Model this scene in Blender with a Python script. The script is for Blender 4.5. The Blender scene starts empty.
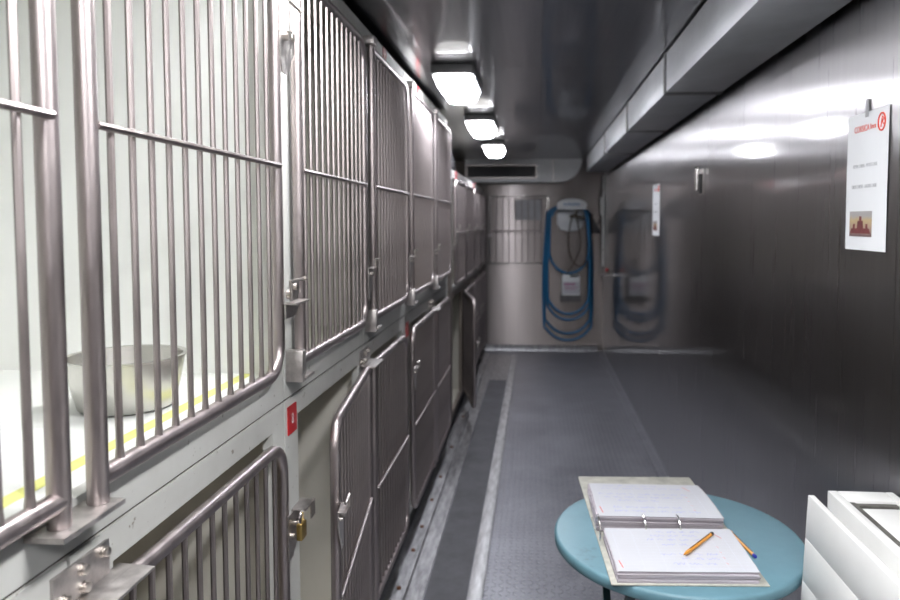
import bpy, bmesh, math, random
from mathutils import Vector, Matrix, Euler
random.seed(7)
C = bpy.context.scene.collection
PI = math.pi

# ------------------------------------------------------------------ materials
def nodes(name):
    m = bpy.data.materials.new(name); m.use_nodes = True
    nt = m.node_tree
    return m, nt, nt.nodes['Principled BSDF']

def tex_coord(nt, scale=(1, 1, 1), space='Object'):
    tc = nt.nodes.new('ShaderNodeTexCoord'); mp = nt.nodes.new('ShaderNodeMapping')
    mp.inputs['Scale'].default_value = scale
    nt.links.new(tc.outputs[space], mp.inputs['Vector'])
    return mp.outputs['Vector']

def noise(nt, vec, scale, detail=4, rough=.6):
    n = nt.nodes.new('ShaderNodeTexNoise')
    n.inputs['Scale'].default_value = scale; n.inputs['Detail'].default_value = detail
    n.inputs['Roughness'].default_value = rough
    nt.links.new(vec, n.inputs['Vector'])
    return n.outputs['Fac']

def ramp(nt, fac, stops):
    r = nt.nodes.new('ShaderNodeValToRGB')
    e = r.color_ramp.elements
    while len(e) < len(stops): e.new(.5)
    for k, (p, c) in enumerate(stops):
        e[k].position = p; e[k].color = (*c, 1) if len(c) == 3 else c
    nt.links.new(fac, r.inputs['Fac'])
    return r.outputs['Color']

def vrange(nt, fac, a, b, f0=.3, f1=.7):
    r = nt.nodes.new('ShaderNodeMapRange')
    r.inputs['From Min'].default_value = f0; r.inputs['From Max'].default_value = f1
    r.inputs['To Min'].default_value = a; r.inputs['To Max'].default_value = b
    nt.links.new(fac, r.inputs['Value'])
    return r.outputs['Result']

def bump(nt, b, h, strength=.3, dist=.01):
    n = nt.nodes.new('ShaderNodeBump'); n.inputs['Strength'].default_value = strength
    n.inputs['Distance'].default_value = dist
    nt.links.new(h, n.inputs['Height']); nt.links.new(n.outputs['Normal'], b.inputs['Normal'])

def mat(name, col, rough=.5, metal=0., var=.08, scale=14., stretch=(1, 1, 1), bmp=0., rvar=0., spec=.5):
    m, nt, b = nodes(name)
    v = tex_coord(nt, stretch)
    f = noise(nt, v, scale)
    lo = tuple(max(0, c*(1-var)) for c in col); hi = tuple(min(1, c*(1+var)) for c in col)
    nt.links.new(ramp(nt, f, [(.3, lo), (.7, hi)]), b.inputs['Base Color'])
    b.inputs['Metallic'].default_value = metal
    b.inputs['Roughness'].default_value = rough
    b.inputs['Specular IOR Level'].default_value = spec
    if rvar: nt.links.new(vrange(nt, f, rough-rvar, rough+rvar), b.inputs['Roughness'])
    if bmp: bump(nt, b, f, bmp, .002)
    return m

def brushed(name, col, rough, aniso, tangent, stretch, var=.12, wav=.0, rot=0., coat=None):
    """brushed stainless sheet: fine streaks along the brush direction, stretched highlights across it"""
    m, nt, b = nodes(name)
    v = tex_coord(nt, stretch)
    f = noise(nt, v, 3.0, 6, .7)
    lo = tuple(c*(1-var) for c in col); hi = tuple(min(1, c*(1+var)) for c in col)
    nt.links.new(ramp(nt, f, [(.3, lo), (.7, hi)]), b.inputs['Base Color'])
    b.inputs['Metallic'].default_value = 1
    nt.links.new(vrange(nt, f, rough*.96, rough*1.05), b.inputs['Roughness'])
    b.inputs['Anisotropic'].default_value = aniso
    b.inputs['Anisotropic Rotation'].default_value = rot
    cx = nt.nodes.new('ShaderNodeCombineXYZ')
    for k in range(3): cx.inputs[k].default_value = tangent[k]
    nt.links.new(cx.outputs[0], b.inputs['Tangent'])
    if wav:
        g = noise(nt, tex_coord(nt, (1, 1, 1)), 1.6, 2, .5)
        bump(nt, b, g, wav, .02)
    if coat:                                           # thin clear lacquer film on the sheet
        b.inputs['Coat Weight'].default_value = coat[0]; b.inputs['Coat Roughness'].default_value = coat[1]
        b.inputs['Coat IOR'].default_value = coat[2]
    return m

M = {}
M['wall'] = brushed('brushed steel wall', (.39, .38, .385), .28, .97, (0, 1, 0), (.4, 14, .4), var=.05, wav=.05, coat=(1, .075, 1.42))
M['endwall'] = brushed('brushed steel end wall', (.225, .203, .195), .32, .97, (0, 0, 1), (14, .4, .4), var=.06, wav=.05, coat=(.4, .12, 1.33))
M['ceiling'] = brushed('brushed steel ceiling', (.25, .25, .262), .30, .9, (0, 1, 0), (14, .4, .4), wav=.05, coat=(.6, .07, 1.33))
M['gate'] = mat('welded stainless tube', (.38, .335, .33), .38, 1, .14, 30, (1, 1, .2), rvar=.08)
M['bar'] = mat('stainless rod', (.34, .30, .293), .42, 1, .16, 24, (1, 1, .3), rvar=.08)
M['hardware'] = mat('worn steel fittings', (.50, .47, .455), .42, 1, .2, 60, rvar=.1)
M['bolt'] = mat('zinc bolt', (.60, .56, .52), .33, 1, .15, 90)
M['duct'] = mat('galvanised duct sheet', (.70, .71, .74), .45, .25, .10, 5, rvar=.07)
M['ductpale'] = mat('pale painted duct', (.80, .81, .82), .45, .1, .06, 5)
M['ductshade'] = mat('painted duct mouth shade', (.03, .03, .035), .6, .3, .2, 20)  # near black, shade of the duct inside put into the colour
M['white'] = None
M['black'] = mat('black plastic', (.012, .012, .014), .5, 0, .2, 20)
M['brass'] = mat('brass', (.62, .45, .16), .32, 1, .12, 60)
M['red'] = mat('red plastic', (.55, .02, .025), .35, 0, .05, 20)
M['tagwhite'] = mat('white lettering', (.85, .85, .85), .5)
M['paper'] = mat('white paper', (.56, .565, .605), .75, 0, .02, 9, spec=.2)
M['notice'] = mat('white notice paper', (.84, .85, .87), .7, 0, .02, 9, spec=.2)
M['pageedge'] = mat('page edges', (.47, .43, .47), .8, 0, .45, 40, (.05, .05, 14), spec=.1)
M['ink'] = mat('blue ink', (.40, .42, .66), .7)
M['greyink'] = mat('grey print', (.42, .42, .44), .7)
M['redink'] = mat('red print', (.72, .08, .05), .6)
M['shipred'] = mat('printed red ship', (.16, .03, .028), .6, 0, .3, 60)
M['ruled'] = mat('ruled lines', (.60, .62, .70), .7)
M['cover'] = mat('worn binder board', (.44, .43, .38), .7, 0, .2, 26)
M['coverdark'] = mat('binder spine lining', (.10, .09, .08), .6, 0, .3, 30)
M['pen'] = mat('orange pen barrel', (.72, .30, .03), .3, 0, .06, 30)
M['penblue'] = mat('blue pen plug', (.02, .03, .30), .35)
M['chrome'] = mat('chrome', (.72, .71, .70), .15, 1, .05, 10)
M['leg'] = mat('dark teal painted steel', (.016, .055, .065), .4, 0, .2, 20)
M['hose'] = mat('blue rubber hose', (.016, .15, .33), .38, 0, .15, 30)
M['tube'] = mat('brown thin hose', (.07, .055, .035), .45, 0, .2, 30)
M['plastic'] = mat('white plastic', (.80, .82, .84), .38, 0, .03, 10)
M['bluetext'] = mat('blue lettering', (.05, .22, .45), .5)
M['purpletext'] = mat('purple label print', (.38, .05, .22), .5)
M['lampbase'] = mat('grey lamp tray', (.30, .30, .30), .45, .4, .05, 10)
M['bowl'] = mat('stainless bowl', (.62, .61, .575), .34, 1, .08, 14, rvar=.06)
M['alu'] = mat('scuffed aluminium strip', (.34, .34, .35), .42, .8, .45, 16, (3, .6, 1), rvar=.1)
M['strip'] = mat('pale worn strip', (.52, .52, .53), .45, .5, .3, 14, (3, .6, 1))
M['plinth'] = mat('dark plinth', (.10, .10, .10), .6, .2, .2, 10)
M['post'] = mat('brown painted post', (.20, .165, .14), .5, .1, .2, 10)
M['yellow'] = mat('yellow floor paint', (.80, .80, .28), .6, 0, .12, 30, spec=.2)
M['sealant'] = mat('old brown sealant', (.085, .07, .05), .8, 0, .3, 40)
M['rust'] = mat('rusty bolt head', (.16, .065, .03), .8, .2, .4, 60)
M['gasket'] = mat('grey gasket strip', (.10, .095, .085), .6, 0, .4, 40)
M['pipe'] = mat('white pipe', (.82, .82, .80), .4, 0, .08, 12)

def paint_white():
    m, nt, b = nodes('scuffed white paint')
    v = tex_coord(nt)
    n1 = noise(nt, v, 5, 5, .65)
    base = ramp(nt, n1, [(.32, (.60, .59, .555)), (.68, (.69, .685, .655))])
    n2 = noise(nt, v, 55, 3, .6)
    spots = ramp(nt, n2, [(.26, (.32, .27, .20)), (.315, (1, 1, 1))])
    mx = nt.nodes.new('ShaderNodeMix'); mx.data_type = 'RGBA'; mx.blend_type = 'MULTIPLY'
    mx.inputs[0].default_value = .8
    nt.links.new(base, mx.inputs[6]); nt.links.new(spots, mx.inputs[7])
    nt.links.new(mx.outputs[2], b.inputs['Base Color'])
    b.inputs['Roughness'].default_value = .38
    return m
M['white'] = paint_white()
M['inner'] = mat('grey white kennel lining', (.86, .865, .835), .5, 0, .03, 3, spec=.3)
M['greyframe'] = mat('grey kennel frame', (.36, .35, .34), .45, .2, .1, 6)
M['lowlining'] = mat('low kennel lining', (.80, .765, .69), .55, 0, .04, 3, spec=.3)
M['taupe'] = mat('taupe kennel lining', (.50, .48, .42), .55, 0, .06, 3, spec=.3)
M['cabinet'] = mat('white painted wood', (.80, .795, .78), .45, 0, .04, 7)

def blue_top():
    m, nt, b = nodes('pale blue table paint')
    v = tex_coord(nt, (1, 1, 1))
    n1 = noise(nt, v, 6, 6, .75)
    c = ramp(nt, n1, [(.30, (.085, .15, .175)), (.40, (.118, .235, .285)), (.7, (.137, .268, .328))])
    nt.links.new(c, b.inputs['Base Color']); b.inputs['Roughness'].default_value = .42
    return m
M['table'] = blue_top()

def tread_plate():
    """steel floor plate with raised tread lugs set alternately at right angles"""
    m, nt, b = nodes('steel tread plate')
    tc = nt.nodes.new('ShaderNodeTexCoord')
    sp = nt.nodes.new('ShaderNodeSeparateXYZ'); nt.links.new(tc.outputs['Object'], sp.inputs[0])
    def mth(op, a, bb=None, cc=None):
        n = nt.nodes.new('ShaderNodeMath'); n.operation = op
        for k, q in enumerate((a, bb, cc)):
            if q is None: continue
            if isinstance(q, (int, float)): n.inputs[k].default_value = q
            else: nt.links.new(q, n.inputs[k])
        return n.outputs[0]
    s = .030
    u = mth('DIVIDE', sp.outputs[0], s); v = mth('DIVIDE', sp.outputs[1], s)
    par = mth('FLOORED_MODULO', mth('ADD', mth('FLOOR', u), mth('FLOOR', v)), 2.)
    fu = mth('SUBTRACT', mth('FRACT', u), .5); fv = mth('SUBTRACT', mth('FRACT', v), .5)
    a = mth('MULTIPLY', mth('ADD', fu, fv), .7071); c = mth('MULTIPLY', mth('SUBTRACT', fu, fv), .7071)
    def lug(p, q):
        d = mth('SQRT', mth('ADD', mth('POWER', mth('DIVIDE', mth('ABSOLUTE', p), .52), 2.), mth('POWER', mth('DIVIDE', mth('ABSOLUTE', q), .15), 2.)))
        mr = nt.nodes.new('ShaderNodeMapRange'); mr.interpolation_type = 'SMOOTHSTEP'
        mr.inputs['From Min'].default_value = 1.0; mr.inputs['From Max'].default_value = .45
        nt.links.new(d, mr.inputs['Value']); return mr.outputs[0]
    l1 = lug(a, c); l2 = lug(c, a)
    h = mth('ADD', mth('MULTIPLY', l1, par), mth('MULTIPLY', l2, mth('SUBTRACT', 1., par)))
    n1 = noise(nt, tc.outputs['Object'], 3., 6, .7)
    col = ramp(nt, n1, [(.3, (.21, .215, .24)), (.7, (.35, .355, .395))])
    mx = nt.nodes.new('ShaderNodeMix'); mx.data_type = 'RGBA'; mx.inputs[7].default_value = (.48, .48, .52, 1)
    nt.links.new(mth('MULTIPLY', h, .45), mx.inputs[0]); nt.links.new(col, mx.inputs[6])
    nt.links.new(mx.outputs[2], b.inputs['Base Color'])
    b.inputs['Metallic'].default_value = .5
    nt.links.new(vrange(nt, n1, .34, .5), b.inputs['Roughness'])
    bump(nt, b, h, 1., .006)
    return m
M['floor'] = tread_plate()

def ribbed_mat():
    m, nt, b = nodes('ribbed drain cover')
    tc = nt.nodes.new('ShaderNodeTexCoord')
    w = nt.nodes.new('ShaderNodeTexWave'); w.bands_direction = 'X'; w.inputs['Scale'].default_value = 60
    nt.links.new(tc.outputs['Object'], w.inputs['Vector'])
    n1 = noise(nt, tc.outputs['Object'], 5., 5, .7)
    nt.links.new(ramp(nt, n1, [(.3, (.13, .13, .14)), (.7, (.21, .21, .23))]), b.inputs['Base Color'])
    b.inputs['Metallic'].default_value = .4; b.inputs['Roughness'].default_value = .45
    bump(nt, b, w.outputs['Fac'], .5, .003)
    return m
M['drain'] = ribbed_mat()

def lens(st, col=(1, .985, .96)):
    m, nt, b = nodes('lit lamp lens')
    b.inputs['Base Color'].default_value = (.9, .9, .88, 1); b.inputs['Roughness'].default_value = .3
    b.inputs['Emission Color'].default_value = (*col, 1)
    b.inputs['Emission Strength'].default_value = st
    return m
M['lens'] = lens(24., (.96, .97, 1.05)); M['lensnear'] = lens(29., (.985, .99, 1.)); M['lensadded'] = lens(42., (.985, .99, 1.)); M['lensside'] = lens(.9); M['lensflank'] = lens(11., (.97, .98, 1.04))

def photo_print():
    m, nt, b = nodes('printed ship photograph')
    v = tex_coord(nt, (1, 1, 1), 'Generated')
    sp = nt.nodes.new('ShaderNodeSeparateXYZ'); nt.links.new(v, sp.inputs[0])
    n1 = noise(nt, v, 4, 4, .7)
    ad = nt.nodes.new('ShaderNodeMath'); ad.operation = 'MULTIPLY_ADD'
    nt.links.new(n1, ad.inputs[0]); ad.inputs[1].default_value = .35; nt.links.new(sp.outputs[2], ad.inputs[2])
    c = ramp(nt, ad.outputs[0], [(.2, (.16, .10, .10)), (.45, (.38, .27, .22)), (.8, (.50, .38, .20)), (1., (.38, .36, .36))])
    nt.links.new(c, b.inputs['Base Color']); b.inputs['Roughness'].default_value = .6
    return m
M['print'] = photo_print()

# ------------------------------------------------------------------ mesh builder
class MB:
    def __init__(s, T=None): s.v = []; s.f = []; s.T = T; s.weld = False
    def add(s, vs, fs):
        n = len(s.v)
        s.v += [s.T @ Vector(v) if s.T else Vector(v) for v in vs]
        s.f += [[n+i for i in f] for f in fs]
        return s
    def box(s, x0, x1, y0, y1, z0, z1):
        vs = [(x0, y0, z0), (x1, y0, z0), (x1, y1, z0), (x0, y1, z0), (x0, y0, z1), (x1, y0, z1), (x1, y1, z1), (x0, y1, z1)]
        return s.add(vs, [(0, 3, 2, 1), (4, 5, 6, 7), (0, 1, 5, 4), (1, 2, 6, 5), (2, 3, 7, 6), (3, 0, 4, 7)])
    def prism(s, poly, axis, a, b):
        """poly in the two other axes (x: (y,z), y: (x,z), z: (x,y)), extruded a..b"""
        mk = {'x': lambda p, q: (q, p[0], p[1]), 'y': lambda p, q: (p[0], q, p[1]), 'z': lambda p, q: (p[0], p[1], q)}[axis]
        n = len(poly)
        vs = [mk(p, a) for p in poly] + [mk(p, b) for p in poly]
        fs = [tuple(range(n))[::-1], tuple(range(n, 2*n))] + [(k, (k+1) % n, n+(k+1) % n, n+k) for k in range(n)]
        return s.add(vs, fs)
    def tube(s, pts, r, seg=10, closed=False, caps=True):
        pts = [Vector(p) for p in pts]
        q = [pts[0]]
        for p in pts[1:]:
            if (p-q[-1]).length > 1e-6: q.append(p)
        pts = q; n = len(pts)
        tan = []
        for i in range(n):
            if closed: t = pts[(i+1) % n]-pts[i-1]
            else: t = pts[min(i+1, n-1)]-pts[max(i-1, 0)]
            tan.append(t.normalized())
        up = Vector((0, 0, 1)) if abs(tan[0].z) < .9 else Vector((1, 0, 0))
        nrm = (up - tan[0]*up.dot(tan[0])).normalized()
        vs = []; fs = []
        for i in range(n):
            if i: nrm = (nrm - tan[i]*nrm.dot(tan[i])).normalized()
            bn = tan[i].cross(nrm)
            rr = r[i] if isinstance(r, (list, tuple)) else r
            for k in range(seg):
                a = 2*PI*k/seg
                vs.append(pts[i] + nrm*(math.cos(a)*rr) + bn*(math.sin(a)*rr))
        m = n if closed else n-1
        for i in range(m):
            j = (i+1) % n
            for k in range(seg):
                l = (k+1) % seg
                fs.append((i*seg+k, i*seg+l, j*seg+l, j*seg+k))
        if caps and not closed:
            fs.append(tuple(range(seg))[::-1]); fs.append(tuple((n-1)*seg+k for k in range(seg)))
        return s.add(vs, fs)
    def cyl(s, p, q, r, seg=16): return s.tube([p, q], r, seg)
    def lathe(s, prof, c, seg=40):
        """prof: (radius, z) closed outline turned around z through c"""
        n = len(prof); vs = []; fs = []; s.weld = True
        for k in range(seg):
            a = 2*PI*k/seg
            for (r, z) in prof: vs.append((c[0]+r*math.cos(a), c[1]+r*math.sin(a), c[2]+z))
        for k in range(seg):
            l = (k+1) % seg
            for i in range(n-1): fs.append((k*n+i, l*n+i, l*n+i+1, k*n+i+1))
        if prof[0][0] > 1e-5 and prof[-1][0] > 1e-5 and prof[0] == prof[-1]: pass
        return s.add(vs, fs)
    def build(s, name, m, parent=None, bevel=0., label=None, origin=None, smooth=True, seg=2):
        me = bpy.data.meshes.new(name)
        lo = Vector([min(v[k] for v in s.v) for k in range(3)]); hi = Vector([max(v[k] for v in s.v) for k in range(3)])
        o3 = Vector(origin) if origin is not None else Vector(((lo.x+hi.x)/2, (lo.y+hi.y)/2, lo.z))
        me.from_pydata([v-o3 for v in s.v], [], s.f)
        bm = bmesh.new(); bm.from_mesh(me)
        if s.weld: bmesh.ops.remove_doubles(bm, verts=bm.verts, dist=1e-6)
        bmesh.ops.recalc_face_normals(bm, faces=bm.faces)
        if bevel:
            es = [e for e in bm.edges if len(e.link_faces) == 2 and e.calc_face_angle(0) > .6]
            bmesh.ops.bevel(bm, geom=es, offset=bevel, segments=seg, profile=.5, affect='EDGES', clamp_overlap=True)
        for f in bm.faces: f.smooth = smooth
        for e in bm.edges:
            if len(e.link_faces) != 2 or e.calc_face_angle(0) > .7: e.smooth = False
        bm.to_mesh(me); bm.free()
        me.materials.append(m if not isinstance(m, str) else M[m])
        o = bpy.data.objects.new(name, me); C.objects.link(o)
        if parent is not None:
            o.parent = parent; o.location = parent_local(parent, o3)
        else: o.location = o3
        if label: o['label'] = label
        return o

WL = {}
def wloc(o):
    p = Vector(o.location)
    while o.parent: o = o.parent; p += Vector(o.location)
    return p
def parent_local(par, w): return w - wloc(par)

def tag(o, label, cat, group=None):
    o['label'] = label; o['category'] = cat
    if group: o['group'] = group
    return o
def thing(name, label, cat, loc, group=None):
    o = bpy.data.objects.new(name, None); C.objects.link(o); o.location = loc
    o.empty_display_size = .1
    return tag(o, label, cat, group)
def struct(o): o['kind'] = 'structure'; return o

def text_mesh(txt, size, T, name, m, parent, align='CENTER', sx=1., font_bold=False, label=None):
    """flat lettering; T maps text plane (x right, y up, z out) to the world"""
    cu = bpy.data.curves.new(name+'_c', 'FONT'); cu.body = txt; cu.size = size
    cu.align_x = align; cu.align_y = 'CENTER'; cu.extrude = .0002
    ob = bpy.data.objects.new(name+'_c', cu); C.objects.link(ob)
    dg = bpy.context.evaluated_depsgraph_get(); dg.update()
    me0 = bpy.data.meshes.new_from_object(ob.evaluated_get(dg))
    mb = MB(T @ Matrix.Scale(sx, 4, (1, 0, 0)))
    mb.add([tuple(v.co) for v in me0.vertices], [tuple(p.vertices) for p in me0.polygons])
    bpy.data.objects.remove(ob); bpy.data.curves.remove(cu); bpy.data.meshes.remove(me0)
    return mb.build(name, m, parent, smooth=False, label=label)

def frame(o, xa, ya):
    xa = Vector(xa).normalized(); ya = Vector(ya).normalized(); za = xa.cross(ya)
    T = Matrix(((xa.x, ya.x, za.x, o[0]), (xa.y, ya.y, za.y, o[1]), (xa.z, ya.z, za.z, o[2]), (0, 0, 0, 1)))
    return T

# ------------------------------------------------------------------ the room
XR, XL, YB, YF, ZC = .765, -1.42, 8.0, -1.3, 2.16
mb = MB()
mb.box(XL-.1, XR+.1, YF-.1, YB+.1, -.1, 0)
struct(mb.build('floor', 'floor', origin=(0, 0, 0)))
mb = MB()                                             # wall of sheets with open seams of 2 mm
ys = [YF-.1, -.8, .42, 1.545, 2.675, 3.8, 4.93, 6.05, 7.2, YB]
for a, b in zip(ys, ys[1:]): mb.box(XR, XR+.03, a+.0006, b-.0006, 0, ZC)
mb.box(XR+.031, XR+.08, YF-.1, YB, 0, ZC)
struct(mb.build('wall_right', 'wall', origin=(XR, 3.5, 0)))
mb = MB()
for a, b in ((XL, -.55), (-.55, .05), (.05, XR)):
    mb.box(a+.0006, b-.0006, YB, YB+.03, 0, 1.37); mb.box(a+.0006, b-.0006, YB, YB+.03, 1.3712, ZC)
mb.box(XL, XR, YB+.031, YB+.08, 0, ZC)
struct(mb.build('wall_back', 'endwall', origin=(0, YB, 0)))
struct(MB().box(XL-.08, XL, YF-.1, YB, 0, ZC).build('wall_left', 'endwall', origin=(XL, 3, 0)))
struct(MB().box(XL, XR, YF-.08, YF, 0, ZC).build('wall_front', 'endwall', origin=(0, YF, 0)))
mb = MB()
cy = [YF, -.2, .92, 2.06, 3.2, 4.34, 5.48, 6.62, YB]
cx = [XL, -.62, .02, XR]
for a, b in zip(cy, cy[1:]):
    for c, d in zip(cx, cx[1:]): mb.box(c+.0006, d-.0006, a+.0008, b-.0008, ZC, ZC+.03)
mb.box(XL-.08, XR+.08, YF-.08, YB+.08, ZC+.031, ZC+.08)
struct(mb.build('ceiling', 'ceiling', origin=(0, 3.5, ZC)))
# floor strips beside the kennels
mb = MB(); mb.prism([(-.575, 0), (-.434, 0), (-.434, .010), (-.50, .012), (-.506, .022), (-.575, .026)], 'y', YF, 7.66)
ledge = struct(mb.build('trim_1', 'alu'))
for y in (2.66, 2.98, 3.22, 3.54, 3.87, 4.4, 5.1):
    MB().cyl((-.535, y, .0235), (-.535, y, .030), .009, 10).build('bolt', 'rust', ledge, label='rusty bolt head')
struct(MB().box(-.430, -.267, YF, 6.40, 0, .007).build('trim_2', 'drain'))
struct(MB().box(-.430, -.267, 6.405, 7.66, 0, .007).build('trim_3', 'alu'))
struct(MB().box(-.263, -.202, YF, 7.66, 0, .012).build('trim_4', 'strip', bevel=.003))
struct(MB().prism([(.704, 0), (.765, 0), (.765, .02), (.726, .012), (.708, .010)], 'y', YF, 7.95).build('trim_5', 'floor'))
struct(MB().prism([(7.93, 0), (8.0, 0), (8.0, .06), (7.985, .06), (7.94, .02)], 'x', -.58, .70).build('baseboard_back', 'alu'))
struct(MB().box(-1.40, -.60, YF, 7.6, 0, .12).build('trim_6', 'plinth'))
struct(MB().box(-1.40, -.572, 4.528, 4.722, .121, 1.83).build('trim_7', 'post', bevel=.004))

# ------------------------------------------------------------------ kennels
struct(MB().box(-.64, -.579, .07, 4.52, 1.0572, 1.0613).build('trim_8', 'sealant'))
XF, XG = -.575, -.553          # face of the frames, centre line of the gates
def arc(cx, cz, r, a0, a1, n=7):
    return [(cx+r*math.cos(math.radians(a0+(a1-a0)*k/n)), cz+r*math.sin(math.radians(a0+(a1-a0)*k/n))) for k in range(n+1)]

def gate(par, ya, yb, z0, z1, hinge, nbar, zc, opening=0., r=.0132, rb=.0050, rc=.062, lt=None, extend=.03, over=.012):
    """hinged barred gate; ya..yb tube centres, hinge 'near' (ya) or 'far' (yb) with square corners there"""
    yh = ya if hinge == 'near' else yb
    sg = 1 if hinge == 'near' else -1
    w = yb-ya
    T = Matrix.Translation((XG, yh, 0)) @ Matrix.Rotation(math.radians(opening), 4, 'Z')
    g = MB(T)
    g.tube([(0, 0, z0-extend), (0, 0, z1+over)], r, 14)
    p = [(0, z1)] + arc(w-rc, z1-rc, rc, 90, 0) + arc(w-rc, z0+rc, rc, 0, -90) + [(0, z0)]
    g.tube([(0, sg*a, b) for a, b in p], r*.97, 14)
    o = g.build('gate', 'gate', par, origin=T @ Vector((0, 0, z0)))
    for k in range(nbar):
        u = w*(k+1)/(nbar+1)
        rr = 0.
        if u > w-rc: rr = rc-math.sqrt(max(0, rc*rc-(u-(w-rc))**2))
        b = MB(T); b.tube([(0, sg*u, z0+rr), (0, sg*u, z0+rr+.016), (0, sg*u, z0+rr+.026), (0, sg*u, z1-rr-.024), (0, sg*u, z1-rr)], [rb*1.35, rb*1.2, rb, rb, rb*1.15], 8)
        b.build('bar', 'bar', o)
    c = MB(T); c.tube([(.0105, sg*.004, zc), (.0105, sg*(w-.004), zc)], .0052, 8); c.build('crossbar', 'gate', o)
    if lt is not None:
        l = MB(T)
        u = w
        l.prism([(sg*(u-.012), lt+.02), (sg*(u+.055), lt+.02), (sg*(u+.055), lt-.012), (sg*(u+.008), lt-.085), (sg*(u-.012), lt-.085)][::sg], 'x', .0135, .0165)
        l.box(.0135, .034, sg*(u-.008) if sg > 0 else sg*(u+.055), sg*(u+.055) if sg > 0 else sg*(u-.008), lt+.020, lt+.023)
        la = l.build('latch', 'hardware', o)
        q = MB(T)
        for dy in (.012, .038): q.cyl((.0165, sg*(u+dy), lt+.002), (.024, sg*(u+dy), lt+.002), .0065, 10)
        q.tube([(.034, sg*(u+.005), lt+.048), (.034, sg*(u+.062), lt+.048)], .0035, 8)
        q.tube([(.034, sg*(u+.01), lt+.048), (.034, sg*(u+.01), lt+.02)], .003, 8)
        q.build('latch_pin', 'bolt', la)
    return o

def kennel(b0, b1, z0, z1, zo0, zo1, label, group, jn=.087, jf=.06, lining='taupe', fm='white', stripe=False, tagpos=None, tagtext=None):
    t = thing('kennel', label, 'kennel', (-.98, (b0+b1)/2, z0), group)
    e = .0025
    a, b = b0+e, b1-e
    xb = -1.38
    m = MB()
    m.box(xb, xb+.012, a, b, z0, z1)
    m.box(xb+.012, XF-.022, a, a+.012, z0, z1); m.box(xb+.012, XF-.022, b-.012, b, z0, z1)
    m.box(xb+.012, XF-.022, a+.012, b-.012, z1-.012, z1)
    m.build('body', lining, t)
    MB().box(xb+.012, XF-.022, a+.012, b-.012, z0, zo0).build('floor_panel', lining, t)
    if stripe:
        MB().box(-.665, -.640, a+.014, b-.014, zo0, zo0+.0008).build('floor_stripe', 'yellow', t, label='yellow painted floor stripe')
    f = MB(); x0 = XF-.022
    f.box(x0, XF, a, b, z0, zo0); f.box(x0, XF, a, b, zo1, z1)
    f.box(x0, XF, a, a+jn, zo0, zo1); f.box(x0, XF, b-jf, b, zo0, zo1)
    f.build('face_frame', fm, t)
    if tagpos:
        y, z = tagpos
        g = MB().box(XF, XF+.003, y-.028, y+.028, z-.033, z+.033).build('number_tag', 'red', t, label='small red number tag')
        if tagtext:
            text_mesh(tagtext, .035, frame((XF+.0032, y, z), (0, 1, 0), (0, 0, 1)), 'tag_number', 'tagwhite', g, sx=.8)
    return t

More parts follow.
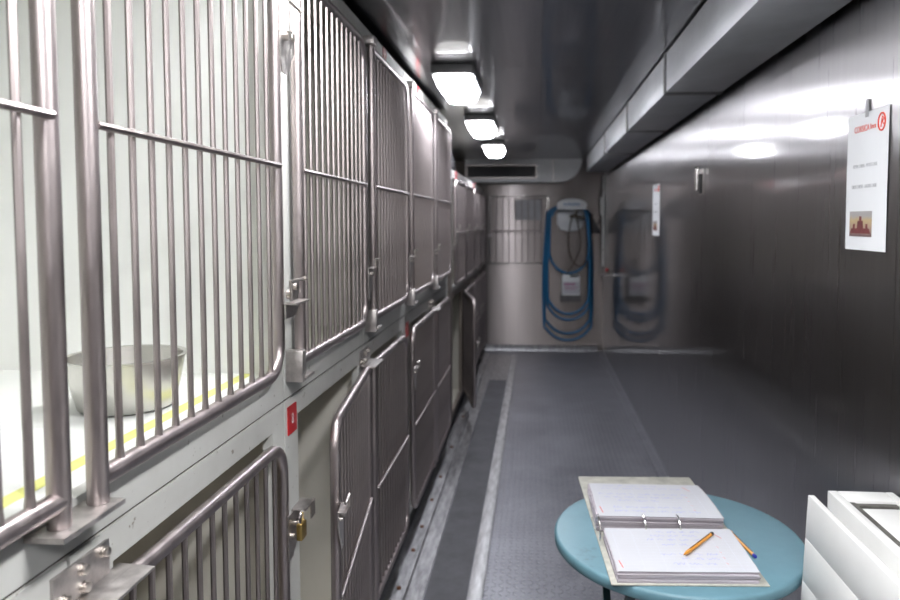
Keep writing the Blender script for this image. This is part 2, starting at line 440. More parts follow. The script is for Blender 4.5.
B0, PW = .805, .744
bA = [B0+PW*k for k in range(-1, 6)]
UG = 'upper kennels of the tall near bank'; LG = 'lower kennels of the tall near bank'
ul = ['upper kennel nearest the camera, cut off by the left edge, before the bowl kennel',
      'double width upper white kennel holding a steel bowl behind the two nearest barred gates',
      'upper kennel directly beyond the one that holds the steel bowl',
      'upper kennel second beyond the one that holds the steel bowl',
      'upper kennel third beyond the one that holds the steel bowl',
      'upper kennel at the far end of the tall bank, beside the brown post']
ll = ['lower kennel nearest the camera, only its white corner showing at bottom left',
      'lower kennel under the bowl kennel, its gate latch holding a brass padlock',
      'lower kennel with its gate swung ajar and a numbered red tag on its post',
      'lower kennel just beyond the ajar gate, its own gate shut',
      'lower kennel with a plain red tag on its post, second beyond the ajar gate',
      'lower kennel at the far end of the tall bank, next to the brown post']
for k in range(6):
    a, b = bA[k], bA[k+1]
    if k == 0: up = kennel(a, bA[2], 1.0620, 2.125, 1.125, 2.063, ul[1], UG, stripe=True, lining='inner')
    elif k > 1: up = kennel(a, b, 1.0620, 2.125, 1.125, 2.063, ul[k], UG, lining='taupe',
                tagpos=(a+.36, 2.091) if k in (2, 3, 4) else None)
    lo = kennel(a, b,   .1215, 1.0565, .15, 1.007, ll[k], LG, tagpos={2: (a+.047, 1.006), 4: (a+.025+.02, .99)}.get(k), tagtext='8' if k == 2 else None, jf=.07, lining='lowlining')
    ya, yb = a+.052, a+.678
    if k == 1: ya, yb = a+.029, a+.660
    if k == 0: gate(up, a+.10, b-.043, 1.145, 2.045, 'far', 12, 1.590, lt=None)
    else: gate(up, ya, yb, 1.145, 2.045, 'near', 12, 1.590, lt=1.30 if k != 1 else None)
    # hinge feet and covers of the upper gates
    yh = b-.043 if k == 0 else ya
    if k != 1: MB().box(XF, XG+.026, yh-.030, yh+(.024 if k else .088), 1.108, 1.1145).build('hinge_foot', 'hardware', up)
    if k >= 2:
        h = MB(); h.box(XF, XG+.020, yh-.040, yh-.015, 1.10, 1.175); h.build('hinge_block', 'hardware', up, bevel=.004)
        h = MB(); h.box(XF, XG+.018, yh-.030, yh+.018, 2.0585, 2.086); h.build('hinge_cover', 'hardware', up, bevel=.003)
    # lower gates, hinged in pairs
    if k == 0: gate(lo, a+.10, b-.040, .160, .985, 'far', 12, .55, over=.004)
    if k == 1: gate(lo, a+.050, a+.668, .160, .985, 'near', 12, .55, over=.004)
    if k == 2: gate(lo, b-.665, b-.038, .160, .985, 'far', 12, .55, over=.004, opening=6.5, lt=.765)
    if k == 3: gate(lo, a+.040, a+.640, .160, .985, 'near', 12, .55, over=.004)
    if k == 4: gate(lo, b-.690, b-.040, .160, .985, 'far', 12, .55, over=.004, lt=.80)
    if k == 5: gate(lo, a+.045, a+.640, .160, .985, 'near', 12, .55, over=.004)
    if k in (1, 3, 5):                                 # bolted hinge bracket shared by two lower gates
        h = MB(); so = .024 if k == 1 else 0.
        h.box(XF, XF+.004, a+so-.058, a+so+.052, .994, 1.045)
        h.prism([(XF, .994), (XF+.052, .992), (XF+.052, .996), (XF, .999)], 'y', a+so-.058, a+so+.078)
        hb = h.build('hinge_bracket', 'hardware', lo)
        for dy, dz in ((-.042, .012), (-.006, .034), (-.004, .010), (.038, .036)):
            q = MB(); z = 1.004+dz-.006
            yy = a+so+dy; q.tube([(XF+.004, yy, z), (XF+.008, yy, z)], .0078, 14); q.tube([(XF+.008, yy, z), (XF+.0125, yy, z), (XF+.0132, yy, z)], [.0062, .0062, .005], 12)
            q.build('bracket_bolt', 'bolt', hb)
# latch hardware between the bowl kennel and the next one (two, near the top and the middle)
def strap_latch(par, y, z, big):
    l = MB(); x = XG+.012
    pz = .045 if big else .020
    if big:
        l.prism([(y-.030, z-.02), (y+.030, z-.004), (y+.045, z-.004), (y+.058, z-.02), (y+.058, z-.045), (y+.012, z-.105), (y-.016, z-.105), (y-.030, z-.07)], 'x', x, x+.003)
    else:
        l.prism([(y+.010, z+.02), (y+.062, z+.02), (y+.066, z+.0), (y+.055, z-.026), (y+.010, z-.026)], 'x', x, x+.003)
        l.prism([(y-.030, z-.030), (y+.060, z-.030), (y+.030, z-.060), (y-.030, z-.060)], 'x', x+.004, x+.007)
        l.box(x, x+.03, y-.028, y+.062, z-.030, z-.026)
    o = l.build('latch_plate', 'hardware', par)
    q = MB()
    q.tube([(x+.016, y-.026, z+pz), (x+.016, y+.066, z+pz)], .0035, 8)
    q.tube([(x+.016, y+.058, z+pz), (x+.016, y+.066, z+pz)], .0055, 8)
    q.tube([(x+.016, y-.020, z+pz), (x+.016, y-.020, z-.02)], .0032, 8)
    q.build('latch_pin', 'bolt', o); q = MB()
    q.cyl((x+.003, y+.036, z-.02 if big else z+.004), (x+.010, y+.036, z-.02 if big else z+.004), .008, 12)
    q.build('latch_bolt', 'bolt', o); q = MB()
    q.cyl((x+.003, y-.012, z-.028 if big else z-.008), (x+.018, y-.012, z-.028 if big else z-.008), .010, 12)
    q.build('latch_bolt', 'bolt', o)
kb = [o for o in C.objects if o.get('label') == ul[1]][0]
gb = [o for o in kb.children if o.name.startswith('gate')][-1]
strap_latch(gb, 1.490, 1.893, True); strap_latch(gb, 1.490, 1.322, False)
# latch of the padlocked gate
kl = [o for o in C.objects if o.get('label') == ll[1]][0]
gl = [o for o in kl.children if o.name.startswith('gate')][0]
l = MB(); yl = bA[1]+.668; zl = .825
l.prism([(yl-.008, zl), (yl+.085, zl+.004), (yl+.085, zl-.035), (yl+.02, zl-.10), (yl-.008, zl-.10)], 'x', XG+.012, XG+.015)
l.box(XG+.012, XG+.045, yl+.02, yl+.085, zl+.002, zl+.006)
l.box(XG+.042, XG+.045, yl+.055, yl+.085, zl-.03, zl+.004)
lp = l.build('latch', 'hardware', gl)
q = MB(); q.cyl((XG+.015, yl+.035, zl-.03), (XG+.025, yl+.035, zl-.03), .007, 10); q.build('latch_bolt', 'bolt', lp)
q = MB(); q.cyl((XG+.015, yl+.01, zl-.05), (XG+.022, yl+.01, zl-.05), .006, 10)
q.build('latch_bolt', 'bolt', lp)
pk = thing('padlock', 'small brass padlock hanging on the gate latch of the lower kennel', 'padlock', (XG+.035, yl+.022, zl-.062))
MB().box(XG+.027, XG+.041, yl+.004, yl+.036, zl-.060, zl-.022).build('lock_body', 'brass', pk, bevel=.003)
MB().tube([(XG+.034, yl+.010, zl-.024), (XG+.034, yl+.010, zl-.006), (XG+.034, yl+.014, zl+.0), (XG+.034, yl+.026, zl+.0), (XG+.034, yl+.030, zl-.006), (XG+.034, yl+.030, zl-.024)], .0028, 8).build('shackle', 'chrome', pk)

# the lower, farther bank
bB = [4.726+.711*k for k in range(5)]
UB = 'upper kennels of the far low bank'; LB = 'lower kennels of the far low bank'
ordw = ['first', 'second', 'third', 'fourth']
for k in range(4):
    a, b = bB[k], bB[k+1]
    u = kennel(a, b, .985, 1.83, 1.02, 1.775, 'upper kennel of the far low bank, %s beyond the brown post' % ordw[k], UB, jn=.05, jf=.05,
               tagpos=(a+.30, 1.797) if k in (0, 2) else None, fm='greyframe')
    l = kennel(a, b, .1215, .982, .15, .94, 'lower far kennel just past the brown post, its gate open into the aisle' if k == 0 else
               'lower kennel of far bank, %s beyond the brown post' % ordw[k], LB, jn=.05, jf=.05, fm='post')
    gate(u, a+.05, b-.05, 1.04, 1.755, 'far', 12, 1.392, lt=1.40)
    if k == 0: gate(l, a+.06, b-.03, .17, .925, 'far', 12, .55, over=.004, opening=12, lt=.62)
    else: gate(l, a+.05, b-.05, .17, .925, 'far', 12, .55, over=.004, lt=.62)

# steel bowl in the kennel
c = (-.762, 1.245, 1.1268)
mb = MB(); mb.lathe([(0, 0), (.078, 0), (.083, .004), (.094, .05), (.1015, .092), (.107, .094), (.1075, .0965), (.102, .0972), (.098, .0955), (.091, .05), (.080, .008), (.074, .0045), (0, .004)], c, 56)
tag(mb.build('dog_bowl', 'bowl'), 'steel dog bowl on the white kennel floor behind the bars', 'bowl')

# ------------------------------------------------------------------ ceiling lamps
def lamp(y0, y1, label, xc=-.367, lm='lens'):
    x0, x1 = xc-.095, xc+.095
    t = thing('ceiling_lamp', label, 'lamp', ((x0+x1)/2, (y0+y1)/2, ZC-.11), 'lamps in a row on the ceiling')
    MB().box(x0, x1, y0, y1, ZC-.045, ZC-.0005).build('lamp_tray', 'lampbase', t, bevel=.008)
    def ring(ix, iy, z, r):
        pts = []
        for (sx, sy, a0) in ((1, 1, 0), (-1, 1, 90), (-1, -1, 180), (1, -1, 270)):
            cxx = (x0+x1)/2+sx*((x1-x0)/2-ix-r); cyy = (y0+y1)/2+sy*((y1-y0)/2-iy-r)
            for k in range(5):
                a = math.radians(a0+90*k/4); pts.append((cxx+r*math.cos(a), cyy+r*math.sin(a), z))
        return pts
    rings = [ring(.008, .008, ZC-.046, .03), ring(.013, .015, ZC-.060, .034), ring(.022, .03, ZC-.088, .04), ring(.036, .05, ZC-.104, .04), ring(.06, .085, ZC-.110, .03)]
    n = len(rings[0]); vs = sum(rings, []); fs = []
    for i in range(len(rings)-1):
        for k in range(n): fs.append((i*n+k, i*n+(k+1) % n, (i+1)*n+(k+1) % n, (i+1)*n+k))
    fs += [tuple(range(n)), tuple(range((len(rings)-1)*n, len(rings)*n))]
    ln = MB().add(vs, fs).build('lens', lm, t)
    ln.data.materials.append(M['lensside']); ln.data.materials.append(M['lensflank'])
    for p in ln.data.polygons:
        if abs(p.normal.z) < .85: p.material_index = 2 if abs(p.normal.x) > abs(p.normal.y)*1.5 else 1
    for yy in (y0+.06, y1-.06):
        for xx in (x0-.004, x1-.004): MB().box(xx, xx+.008, yy-.012, yy+.012, ZC-.05, ZC-.018).build('clip', 'chrome', t)
lamp(3.06, 3.56, 'lit ceiling lamp nearest the camera, largest of the three in view')
lamp(4.49, 4.99, 'lit ceiling lamp in the middle of the three in view')
lamp(5.93, 6.43, 'lit ceiling lamp farthest away, by the duct on the end wall')
lamp(1.17, 1.67, 'lit ceiling lamp above the near table, just out of the frame', lm='lensnear')
lamp(-.45, .05, 'lit ceiling lamp behind the camera position', lm='lensnear')
lamp(.45, .95, 'added unseen ceiling lamp above the camera, lighting the kennels', .27, 'lensadded')  # second row is added, out of view, to brighten the kennel insides
lamp(-.85, -.35, 'added unseen ceiling lamp behind the camera, lighting the kennels', .27, 'lensadded')  # added as well, same fill for the kennels

# ------------------------------------------------------------------ ducts
t = thing('ventilation_duct', 'long grey sheet metal duct under the ceiling along the right wall', 'duct', (.63, 3, 1.99))
dy = [YF+.02, .4, 1.58, 2.913, 4.10, 5.43, 7.36]
for a, b in zip(dy, dy[1:]):
    MB().box(.521, .742, a+.013, b-.013, 1.991, ZC-.010).build('duct_section', 'duct', t, bevel=.002)
    if b < 7: MB().box(.514, .744, b-.012, b+.012, 1.984, ZC-.008).build('seam_collar', 'lampbase', t, label='grey seam collar')
    for xx in (.56, .70): MB().box(xx-.01, xx+.01, a+.2, a+.23, ZC-.0100, ZC-.0005).build('hanger', 'hardware', t)
t = thing('end_duct', 'pale rounded duct with a dark grille on the end wall under the ceiling', 'duct', (-.14, 7.87, 1.908))
prof = [(-.785, 1.908), (.25, 1.908)] + [(.25+.25*math.cos(math.radians(a)), 2.158+.25*math.sin(math.radians(a))) for a in range(-80, 1, 10)] + [(.50, 2.1592), (-.785, 2.1592)]
prof_l = [p for p in prof if p[0] <= .19] 
prof_l = [(-.785, 1.908), (.184, 1.908), (.184, 2.1592), (-.785, 2.1592)]
prof_r = [(.188, 1.908)] + prof[1:-1] + [(.188, 2.1592)]
MB().prism(prof_l, 'y', 7.752, 7.998).build('duct_body', 'ductpale', t)
MB().prism(prof_r, 'y', 7.752, 7.998).build('duct_elbow', 'ductpale', t)
MB().box(.180, .192, 7.747, 7.7515, 1.908, 2.158).build('seam_flange', 'hardware', t)
g = MB(); x0, x1, z0, z1 = -.774, .009, 1.948, 2.100
g.box(x0, x1, 7.735, 7.7515, z0, z0+.014); g.box(x0, x1, 7.735, 7.7515, z1-.014, z1); g.box(x0, x0+.014, 7.735, 7.7515, z0+.014, z1-.014); g.box(x1-.014, x1, 7.735, 7.7515, z0+.014, z1-.014)
gr = g.build('grille', 'hardware', t)
MB().box(x0+.014, x1-.014, 7.746, 7.7515, z0+.014, z1-.014).build('grille_shade_sheet', 'ductshade', gr)  # solid dark sheet behind the slats, painted as the shade inside the duct
for k in range(6):
    z = z0+.022+k*.0195
    MB().prism([(7.737, z), (7.7375, z+.002), (7.7455, z+.012), (7.745, z+.010)], 'x', x0+.014, x1-.014).build('slat', 'lampbase', gr)

# ------------------------------------------------------------------ posters
def poster(y0, y1, z0, z1, label):
    """A4 sheet on the right wall; y0 = far edge"""
    w = y0-y1; h = z1-z0
    t = thing('poster', label, 'poster', (XR-.002, (y0+y1)/2, z0), 'notices on the right wall')
    T = frame((XR-.0024, y0, z0), (0, -1, 0), (0, 0, 1))
    vs = []; fs = []; n = 8
    for k in range(n+1):
        for (u) in (0, 1):
            bow = .0008*math.sin(PI*k/n)+.0004*k/n
            vs.append((u*w, h*k/n, bow)); 
    m = len(vs); vs += [(a, b, c-.0004) for a, b, c in vs]
    for k in range(n):
        fs.append((2*k, 2*k+1, 2*k+3, 2*k+2)); fs.append((m+2*k, m+2*k+2, m+2*k+3, m+2*k+1))
        fs.append((2*k, 2*k+2, m+2*k+2, m+2*k)); fs.append((2*k+1, m+2*k+1, m+2*k+3, 2*k+3))
    fs += [(0, m, m+1, 1), (2*n, 2*n+1, m+2*n+1, m+2*n)]
    p = MB(T).add(vs, fs).build('sheet', 'notice', t)
    Z = .0014
    def at(u, v): return T @ Matrix.Translation((u*w, v*h, Z))
    text_mesh('CORSICA', .0205, at(.37, .885), 'heading', 'redink', p, sx=.86)
    text_mesh('linea', .0175, at(.645, .887), 'heading', 'redink', p, sx=.85)
    q = MB(at(.845, .90))                             # the red ring mark with a stroke through it
    q.tube([(.015*math.cos(a)*1.05, .019*math.sin(a), 0) for a in [2*PI*k/28 for k in range(28)]], .0019, 6, closed=True)
    q.tube([(-.004, -.012, 0), (.002, .012, 0), (.010, .006, 0), (.002, 0, 0), (.009, -.006, 0)], .0013, 6)
    q.build('emblem', 'redink', p, smooth=False)
    text_mesh('PETITS CHIENS - PETITE CAGE', .0112, at(.47, .615), 'notice_line', 'greyink', p, sx=.80)
    text_mesh('GROS CHIENS - GROSSE CAGE', .0112, at(.46, .465), 'notice_line', 'greyink', p, sx=.80)
    s = MB(at(.12, .10)); pw, ph = .56*w, .185*h
    s.box(0, pw, 0, ph, -.0003, .0002); pic = s.build('picture', 'print', p, smooth=False)
    s = MB(at(.12, .10) @ Matrix.Translation((0, 0, .0003)))
    def pl(pts): s.prism([(a*pw, b*ph) for a, b in pts], 'z', 0, .0003)
    pl([(.05, .12), (.95, .12), (.9, .32), (.1, .32)]); pl([(.36, .32), (.64, .32), (.62, .62), (.38, .62)]); pl([(.45, .62), (.56, .62), (.55, .8), (.46, .8)])
    pl([(.16, .32), (.26, .32), (.26, .5), (.18, .5)]); pl([(.74, .32), (.84, .32), (.82, .5), (.74, .5)])
    s.build('red_ship', 'shipred', pic, smooth=False)
    tp = MB(T); tp.box(w*.45, w*.53, h-.012, h+.030, .0016, .0019); tp.build('tape', 'greyink', t, label='strip of tape')
poster(1.787, 1.587, 1.404, 1.724, 'white notice with red heading on the right wall, nearest the camera')
poster(4.66, 4.40, 1.383, 1.710, 'white notice on the right wall, farther one, seen edge on past the small wall clip')

# small cylinder bolt fixed on the right wall
t = thing('wall_latch', 'small grey barrel latch fixed on the bare right wall between the two notices', 'latch', (.75, 3.31, 1.595))
MB().box(XR-.006, XR-.0005, 3.27, 3.35, 1.595, 1.715).build('back_plate', 'hardware', t, bevel=.002)
MB().cyl((XR-.022, 3.32, 1.615), (XR-.022, 3.32, 1.715), .013, 14).build('barrel', 'chrome', t)
MB().cyl((XR-.022, 3.32, 1.715), (XR-.022, 3.32, 1.724), .010, 14).build('barrel_cap', 'black', t)
MB().box(XR-.016, XR-.006, 3.28, 3.305, 1.60, 1.69).build('side_clip', 'black', t)

# ------------------------------------------------------------------ end wall fittings
t = thing('spare_gate', 'spare barred gate hung flat on the steel end wall', 'gate', (-.2, 7.97, .995))
x0, x1, z0, z1, y = -.527, .132, 1.000, 1.758, 7.975
q = MB(); q.tube([(x0, y, z0), (x1, y, z0), (x1, y, z1), (x0, y, z1)], .011, 10, closed=True)
fr = q.build('gate_frame', 'chrome', t)
for k in range(8):
    x = x0+(x1-x0)*(k+1)/9
    MB().cyl((x, y, z0), (x, y, z1), .0048, 8).build('bar', 'bar', t)
MB().cyl((x0, y-.010, 1.368), (x1, y-.010, 1.368), .0055, 8).build('crossbar', 'gate', t)
for x in (x0, x1): MB().box(x-.018, x+.018, 7.983, 7.9995, 1.30, 1.34).build('wall_clip', 'hardware', t)
p = MB().box(-.25, .056, 7.9945, 7.9975, 1.493, 1.719).build('notice_sheet', mat('grey laminated sheet', (.40, .40, .42), .3, 0, .1, 12))
tag(p, 'grey laminated sheet on the end wall behind the spare gate bars', 'sheet')

# hose holder, hose, tube, spray gun
t = thing('hose_holder', 'white plastic hose station mounted on the end wall, blue lettering on top', 'holder', (.39, 7.93, 1.37))
cxh = .394
top = [(cxh-.160, 1.605), (cxh+.160, 1.605), (cxh+.165, 1.665)] + [(cxh+.165*math.cos(math.radians(a)), 1.66+.07*math.sin(math.radians(a))) for a in range(10, 171, 10)] + [(cxh-.165, 1.665)]
hd = MB().prism(top, 'y', 7.80, 7.83).build('hood', 'plastic', t, bevel=.006)
MB().box(cxh-.07, cxh+.07, 7.832, 7.999, 1.603, 1.628).build('hood_arm', 'plastic', t)
lower = [(cxh-.155, 1.600), (cxh-.155, 1.45), (cxh-.12, 1.385), (cxh-.03, 1.365), (cxh+.09, 1.375), (cxh+.135, 1.43), (cxh+.14, 1.600)]
MB().prism(lower, 'y', 7.955, 7.999).build('back_plate', 'plastic', t, bevel=.006)
text_mesh('FoamWash', .055, frame((cxh, 7.7985, 1.665), (1, 0, 0), (0, 0, 1)), 'lettering', 'bluetext', hd, sx=.85) if False else None
q = MB()
for k in range(7):
    xx = cxh-.085+k*.026; hgt = random.uniform(.024, .040)
    q.tube([(xx, 7.7985, 1.65), (xx+.004, 7.7985, 1.65+hgt)], .005, 5); q.tube([(xx, 7.7985, 1.65+hgt*.5), (xx+.016, 7.7985, 1.652+hgt*.45)], .0045, 5)
q.build('lettering', 'bluetext', hd)

def loop(xl, xr, ztop, zbot, yy):
    """one long hanging turn of hose"""
    cxx = (xl+xr)/2; rx = (xr-xl)/2; pts = []
    rt = .12; rbm = .26
    for k in range(9):
        a = PI*k/8; pts.append((cxx+min(rx*.86, .245)*math.cos(a), yy, ztop-rt+rt*math.sin(a)))
    pts.append((xl+.012, yy, (ztop+zbot)/2+.25)); pts.append((xl, yy, (ztop+zbot)/2-.1)); 
    for k in range(1, 12):
        a = PI+PI*k/12; pts.append((cxx+rx*math.cos(a), yy, zbot+rbm+rbm*math.sin(a)))
    pts.append((xr, yy, (ztop+zbot)/2-.1)); pts.append((xr-.012, yy, (ztop+zbot)/2+.25))
    return pts
def smooth(pts, n=4, closed=False):
    out = []; m = len(pts); P = [Vector(p) for p in pts]
    for i in range(m if closed else m-1):
        p0 = P[i-1] if (closed or i) else P[0]; p1 = P[i]; p2 = P[(i+1) % m]; p3 = P[(i+2) % m] if (closed or i+2 < m) else P[-1]
        for k in range(n):
            s = k/n
            out.append(.5*((2*p1)+(p2-p0)*s+(2*p0-5*p1+4*p2-p3)*s*s+(3*p1-p0-3*p2+p3)*s**3))
    if not closed: out.append(P[-1])
    return out
path = []
turns = [(.085, .640, 1.657, .13, 7.938), (.095, .625, 1.655, .21, 7.912), (.120, .615, 1.657, .37, 7.886), (.130, .600, 1.656, .44, 7.860), (.150, .590, 1.660, .90, 7.846)]
for (xl, xr, zt, zb, yy) in turns: path += loop(xl, xr, zt, zb, yy)
q = MB(); q.tube(smooth(path, 3), .0135, 10)
tag(q.build('hose', 'hose'), 'long blue hose hanging in loops on the end wall', 'hose')
q = MB(); q.tube(smooth([(.44, 7.80, 1.565), (.40, 7.80, 1.53), (.365, 7.80, 1.35), (.37, 7.80, 1.15), (.42, 7.80, 1.02), (.50, 7.80, .98), (.56, 7.80, 1.05)], 4), .008, 8)
q.tube(smooth([(.44, 7.80, 1.565), (.46, 7.80, 1.45), (.50, 7.80, 1.25), (.47, 7.80, 1.12), (.40, 7.80, .98), (.345, 7.80, .905)], 4), .008, 8)
tag(q.build('thin_hose', 'tube'), 'thin brown hose looped in front of the white hose station', 'hose')
t = thing('foam_head', 'dark spray nozzle head hanging on the white hose station plate', 'nozzle', (.445, 7.79, 1.53))
q = MB(); q.cyl((.37, 7.80, 1.535), (.53, 7.80, 1.525), .016, 12); q.build('nozzle_body', 'tube', t)
MB().cyl((.44, 7.80, 1.52), (.45, 7.80, 1.60), .013, 10).build('nozzle_stem', 'tube', t)
t = thing('spray_gun', 'black spray gun hanging on the end wall right of the blue hose', 'spray gun', (.66, 7.92, 1.31))
q = MB(); q.prism([(.605, 1.525), (.645, 1.51), (.675, 1.45), (.70, 1.41), (.725, 1.37), (.72, 1.345), (.64, 1.345), (.615, 1.40)], 'y', 7.94, 7.985); q.build('gun_body', 'black', t, bevel=.006)
MB().cyl((.625, 7.962, 1.335), (.625, 7.962, 1.56), .013, 12).build('barrel', 'black', t)
q = MB(); q.tube(smooth([(.69, 7.962, 1.44), (.715, 7.962, 1.48), (.70, 7.962, 1.50)], 3), .006, 8); q.build('trigger', 'black', t)
MB().box(.60, .66, 7.985, 7.9995, 1.42, 1.46).build('hook', 'hardware', t)

# canister in its holder
t = thing('jug_holder', 'dark shallow bracket holding the white canister on the end wall', 'bracket', (.393, 7.93, .59))
q = MB(); q.box(.281, .505, 7.84, 7.999, .578, .585); q.box(.281, .288, 7.84, 7.999, .585, .655); q.box(.498, .505, 7.84, 7.999, .585, .655); q.box(.288, .498, 7.84, 7.846, .585, .650)
q.build('tray', 'plinth', t)
t = thing('canister', 'white plastic canister with a printed label in the dark wall bracket', 'canister', (.393, 7.92, .586))
q = MB(); q.prism([(.293, .586), (.493, .586), (.493, .86), (.47, .888), (.315, .888), (.293, .86)], 'y', 7.856, 7.985)
q.build('canister_body', 'plastic', t, bevel=.01)
MB().box(.385, .475, 7.852, 7.8555, .855, .878).build('handle_shade_patch', 'black', t)  # black plate on the front, shade of the handle hole put into colour
MB().cyl((.328, 7.91, .886), (.328, 7.91, .915), .022, 14).build('cap', 'plastic', t)
lb = MB().box(.305, .485, 7.8530, 7.8558, .665, .80).build('canister_label', 'paper', t)
q = MB(); random.seed(3)
for k in range(5): q.box(.315+k*.026, .335+k*.026, 7.8520, 7.8528, .765, .765+random.uniform(.016, .026))
q.box(.325, .47, 7.8520, 7.8528, .735, .742); q.box(.325, .44, 7.8520, 7.8528, .715, .720)
q.build('label_print', 'purpletext', lb)

# pipe in the corner and tap on the right wall
t = thing('wall_pipe', 'white vertical pipe in the corner by the end wall', 'pipe', (.75, 7.88, .98))
MB().cyl((.748, 7.88, .98), (.748, 7.88, 1.99), .0125, 12).build('pipe_length', 'pipe', t)
for z in (1.15, 1.80): MB().box(.735, .7645, 7.865, 7.895, z, z+.02).build('pipe_clip', 'hardware', t)
MB().prism([(.715, 1.56), (.735, 1.54), (.735, 1.745), (.715, 1.745)], 'y', 7.86, 7.90).build('switch_box', 'pipe', t)
t = thing('wall_tap', 'chrome tap with red handle on the right wall near the far corner', 'tap', (.70, 6.9, .90))
MB().cyl((.764, 6.9, .955), (.645, 6.9, .945), .011, 12).build('tap_arm', 'chrome', t)
MB().cyl((.65, 6.9, .955), (.65, 6.9, .905), .010, 12).build('spout', 'chrome', t)
MB().cyl((.715, 6.9, .955), (.715, 6.9, 1.015), .014, 12).build('tap_stem', 'chrome', t)
MB().cyl((.68, 6.9, 1.0), (.70, 6.9, 1.0), .016, 12).build('tap_handle', 'red', t, label='red tap handle')
MB().cyl((.757, 6.9, .9545), (.7648, 6.9, .9545), .024, 16).build('tap_flange', 'chrome', t)

# black cable coil and junk on top of the far low bank
random.seed(11)
q = MB(); pts = []
for k in range(110):
    a = k*.33; r = .055+.012*math.sin(k*.7); pts.append((-.645+r*math.cos(a), 4.86+1.3*r*math.sin(a), 1.842+k*.0011+.004*math.sin(k*1.3)))
pts += [(-.60, 4.95, 1.93), (-.59, 5.00, 1.88), (-.595, 5.10, 1.843), (-.60, 5.25, 1.842)]
q.tube(smooth(pts, 2), .0115, 8)
tag(q.build('cable_coil', 'black'), 'black cable coiled in a heap on top of the far low kennels', 'cable')

# ------------------------------------------------------------------ blue folding table
tc = (.345, 1.70)
t = thing('folding_table', 'round pale blue metal folding table standing on the tread plate floor', 'table', (tc[0], tc[1], 0))
R = .296
MB().lathe([(0, .690), (R-.012, .690), (R-.012, .684), (R-.003, .684), (R, .688), (R, .704), (R-.003, .7085), (R-.008, .710), (0, .710)], (tc[0], tc[1], 0), 96).build('table_top', 'table', t)
for sx, nm in ((-.162, 0), (.162, 0), (-.122, 1), (.122, 1)):
    x = tc[0]+sx; s = 1 if nm == 0 else -1; yc = tc[1]+.01
    q = MB(); q.prism([(yc-s*.37-.014, .0015), (yc-s*.37+.014, .0015), (yc+s*.17+.014, .6832), (yc+s*.17-.014, .6832)], 'x', x-.009, x+.009); q.build('leg', 'leg', t)
for yy, z, w in ((-.345, .045, .162), (.365, .045, .122), (.01, .468, .172)):
    MB().cyl((tc[0]-w, tc[1]+yy, z), (tc[0]+w, tc[1]+yy, z), .006, 8).build('stretcher', 'leg', t)
for yy in (-.16, .18): MB().box(tc[0]-.175, tc[0]+.175, tc[1]+yy-.016, tc[1]+yy+.016, .6835, .6895).build('rail', 'leg', t)

# ------------------------------------------------------------------ binder and pens
ang = math.radians(3.0)
bo = Vector((.325, 1.447, .7105))
T = Matrix.Translation(bo) @ Matrix.Rotation(ang, 4, 'Z')
t = thing('ring_binder', 'open ring binder full of handwritten sheets lying on the blue table', 'binder', bo)
W = .165                                              # half width; local y runs away from the camera
q = MB(T)
q.box(-W, W, 0, .262, 0, .003); q.box(-W, W, .266, .332, 0, .003); q.box(-W, W, .336, .622, 0, .003)
cv = q.build('cover', 'cover', t, bevel=.0008)
q = MB(T); q.box(-W+.01, W-.012, .250, .350, .0032, .0045); q.build('spine_lining', 'coverdark', t)
def stack(y0, y1, n, th, z0, xl, xr, bend, seed, lean=0.):
    random.seed(seed); q = MB(T)
    for k in range(n):
        a = z0+th*k/n; b = a+th/n*.97
        ox = random.uniform(-.003, .003); oy = random.uniform(-.003, .003)
        ny = 8; vs = []; fs = []
        for i in range(ny+1):
            s = i/ny; yy = y0+oy+(y1-y0)*s+lean*(k/n)*(1-s)
            h = bend(s)
            for xx in (xl+ox, xr+ox):
                vs.append((xx, yy, 0+a*h+ (1-h)*z0)); vs.append((xx, yy, b*h+(1-h)*z0))
        for i in range(ny):
            o = i*4; p = o+4
            fs += [(o+1, o+3, p+3, p+1), (o, p, p+2, o+2), (o, o+1, p+1, p), (o+2, p+2, p+3, o+3)]
        fs += [(0, 2, 3, 1), (ny*4, ny*4+1, ny*4+3, ny*4+2)]
        q.add(vs, fs)
    return q
near_b = lambda s: .80+.20*math.sin(PI*min(1, s*1.1+.05)*.5)
ns = stack(.008, .204, 9, .028, .0034, -.150, .146, near_b, 4).build('page_stack', 'pageedge', t)
far_b = lambda s: 1.0-.42*s*s
Tn = T; T = Tn @ Matrix.Translation((0, .25, 0)) @ Matrix.Rotation(math.radians(-2.2), 4, 'Z') @ Matrix.Translation((0, -.25, 0))
fs_ = stack(.246, .492, 14, .042, .0046, -.160, .142, far_b, 9, lean=-.012).build('page_stack', 'pageedge', t)
def top_z(b, th, z0, s): return z0+th*b(s)
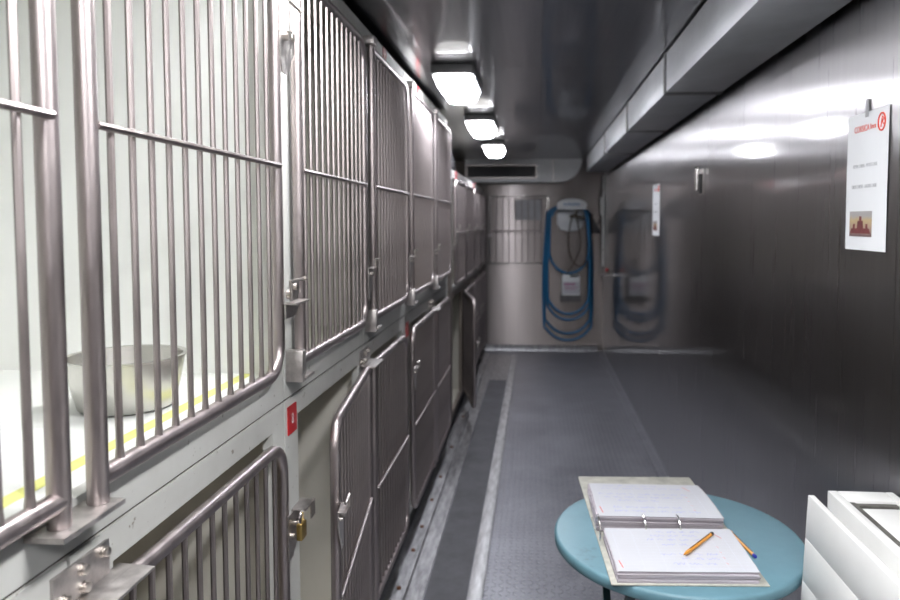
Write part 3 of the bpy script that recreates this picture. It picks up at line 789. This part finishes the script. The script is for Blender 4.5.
def sheet(y0, y1, xl, xr, th, z0, b, par, nm, lines, seed, lean=0.):
    random.seed(seed)
    def pt(x, s, dz=0): return (x, y0+(y1-y0)*s+lean*(1-s), top_z(b, th, z0, s)+.0006+dz)
    n = 10; vs = []; fs = []
    for i in range(n+1):
        for x in (xl, xr): vs.append(pt(x, i/n)); vs.append(pt(x, i/n, .0004))
    for i in range(n):
        o = i*4; p = o+4
        fs += [(o+1, o+3, p+3, p+1), (o, p, p+2, o+2), (o, o+1, p+1, p), (o+2, p+2, p+3, o+3)]
    fs += [(0, 2, 3, 1), (n*4, n*4+1, n*4+3, n*4+2)]
    sh = MB(T).add(vs, fs).build('top_sheet', 'paper', par)
    wd = xr-xl
    def ribbon(q, pts, w):
        for (p0, p1) in zip(pts, pts[1:]):
            a = Vector(pt(xl+p0[0]*wd, p0[1], .0007)); c = Vector(pt(xl+p1[0]*wd, p1[1], .0007))
            d = (c-a).normalized(); nn = Vector((-d.y, d.x, 0))*w/2
            q.add([a-nn, a+nn, c+nn, c-nn], [(0, 1, 2, 3)])
    q = MB(T)
    for k in range(1, 15):
        s = k/15
        ribbon(q, [(.02+.96*j/4, s) for j in range(5)], .0006)
    for x in (.05, .20, .36, .52, .80, .9): ribbon(q, [(x, .04+.9*j/8) for j in range(9)], .0007)
    q.build('ruled_lines', 'ruled', sh, smooth=False)
    for (s, x0, x1) in lines:
        q = MB(T); x = x0
        while x < x1:
            L = random.uniform(.05, .13); pts = []
            m = int(L/.006)
            for j in range(m):
                pts.append((x+j*.006, s+random.uniform(-.024, .028)))
            if len(pts) > 1: ribbon(q, pts, .0014)
            x += L+.02
        q.build('handwriting', 'ink', sh, smooth=False)
    q = MB(T)
    ribbon(q, [(.84+.008*j, .88-.028*j) for j in range(6)], .0016)
    for k in range(4): ribbon(q, [(.80+.005*j, .55-.12*k-.012*j) for j in range(4)], .0008)
    ribbon(q, [(.03+.003*j, .22-.03*j) for j in range(6)], .0022)
    q.build('red_mark', 'redink', sh, smooth=False)
    return sh
Tf = T; T = Tn
sheet(.008, .204, -.150, .146, .028, .0034, near_b, ns, 'n', [(.90, .40, .70), (.80, .34, .66), (.70, .30, .74), (.58, .40, .55), (.36, .36, .80), (.27, .50, .78), (.16, .42, .72)], 21)
T = Tf
sheet(.246, .492, -.158, .140, .042, .0046, far_b, fs_, 'f', [(.12, .14, .80), (.22, .14, .70), (.40, .2, .5), (.50, .1, .75), (.60, .05, .80), (.80, .1, .75), (.9, .12, .6)], 22, lean=-.012)
T = Tn
for x in (-.160, -.052, .030):
    pts = [(x, .228+.032*math.cos(a), .018+.034*math.sin(a)) for a in [2*PI*k/24 for k in range(24)]]
    MB(T).tube(pts, .0022, 8, closed=True).build('binder_ring', 'chrome', t)

def pen(p, q_, label, plug, plugname):
    a = Vector(p); b = Vector(q_); d = (b-a).normalized(); L = .145
    t = thing('ballpoint_pen', label, 'pen', a)
    def at(s): return a+d*s
    MB().tube([at(.018), at(.135)], .0042, 6).build('barrel', 'pen', t)
    MB().tube([at(0), at(.004), at(.010), at(.018)], [.0006, .0012, .003, .0040], 10).build('tip', 'pen' , t)
    MB().tube([at(.1352), at(L-.002), at(L)], [.0042, .0042, .0032], 10).build('plug', plug, t, label=plugname)
    up = Vector((0, 0, .00405))
    MB().tube([at(.03)+up, at(.128)+up], .0010, 6).build('ink_line', 'black', t)
zp = .7105+.0034+.028+.0011+.0045
pen((.322, 1.508, zp+.0005), (.398, 1.604, zp+.0005), 'orange ballpoint pen with a dark end lying on the open binder page', 'black', 'dark end plug')
pen((.474, 1.722, .7150), (.497, 1.584, .7150), 'orange ballpoint pen with a blue end lying on the blue table right of the binder', 'penblue', 'blue end plug')

# ------------------------------------------------------------------ narrow white cabinet
t = thing('cabinet', 'narrow white wooden cabinet with a plank front against the right wall', 'cabinet', (.69, 1.1, 0))
x0, x1, y0, y1, zt = .624, .759, .62, 1.515, .897
q = MB()
q.box(x0, x1, y0, y1, .0015, .80)                     # carcass
q.box(x0, x0+.020, y0, y1, .80, zt); q.box(x1-.018, x1, y0, y1, .80, zt)
q.box(x0+.020, x1-.018, y1-.052, y1, .80, zt); q.box(x0+.020, x1-.018, y0, y0+.05, .80, zt)
q.build('carcass', 'cabinet', t, bevel=.0025)
MB().box(x0-.012, x0-.0005, y0, y1-.02, .10, .852).build('side_ledge', 'cabinet', t, bevel=.002)
q = MB(); q.box(x0+.021, x0+.034, y0+.051, y1-.053, .801, .893); q.box(x0+.034, x1-.019, y1-.066, y1-.053, .801, .891)
q.build('gasket', 'gasket', t)
MB().box(x0+.036, x1-.020, y0+.055, y1-.069, .801, .888).build('inner_lid', 'cabinet', t, bevel=.003)
T2 = Matrix.Translation((.553, 0, .106)) @ Matrix.Rotation(math.radians(2.5), 4, 'Y')
q = MB(T2)
hs = .0925; z = .790
while z > .02:
    zb = max(0, z-hs)
    q.box(-.013, 0, .60, 1.490, zb+.0012, z); z = zb
q.box(-.0125, -.0025, .6005, 1.4895, 0, .789)
fp = q.build('plank_front', 'cabinet', t, bevel=.0015)
for yy in (.70, 1.40): MB().box(.582, x0-.0125, yy-.02, yy+.02, .40, .44).build('front_stay', 'hardware', t)
random.seed(5)
for (yy, r) in ((1.41, .006), (1.38, .004), (1.30, .003), (1.33, .0035)):
    q = MB(); q.lathe([(0, 0), (r, .001), (r*1.1, r*.6), (r*.5, r*1.2), (0, r*1.25)], (x0-.006+random.uniform(-.002, .002), yy, .8523), 8)
    q.build('crumb', 'gasket', t)

# ------------------------------------------------------------------ world, camera
w = bpy.data.worlds.new('World'); bpy.context.scene.world = w; w.use_nodes = True
w.node_tree.nodes['Background'].inputs[0].default_value = (.03, .03, .033, 1)
w.node_tree.nodes['Background'].inputs[1].default_value = 1.
cd = bpy.data.cameras.new('Camera'); co = bpy.data.objects.new('Camera', cd); C.objects.link(co)
f = 700.
cd.sensor_width = 36; cd.lens = 36*f/900
yaw, pit = math.radians(4), math.radians(3.2)
px = 536-f*math.tan(yaw)/math.cos(pit); py = 222+f*math.tan(pit)
cd.shift_x = (450-px)/900; cd.shift_y = -(300-py)/900
co.location = (0, 0, 1.47); co.rotation_euler = (PI/2-pit, 0, yaw)
cd.clip_start = .02
cd.dof.use_dof = True; cd.dof.focus_distance = 1.25; cd.dof.aperture_fstop = 4.2
sc = bpy.context.scene; sc.camera = co
sc.view_settings.view_transform = 'Standard'; sc.view_settings.look = 'None'
sc.view_settings.gamma = 1; sc.view_settings.use_curve_mapping = False
sc.view_settings.exposure = 1.62
sc.cycles.max_bounces = 10; sc.cycles.glossy_bounces = 6; sc.cycles.diffuse_bounces = 5
sc.cycles.sample_clamp_indirect = 6.; sc.cycles.caustics_reflective = False; sc.cycles.caustics_refractive = False
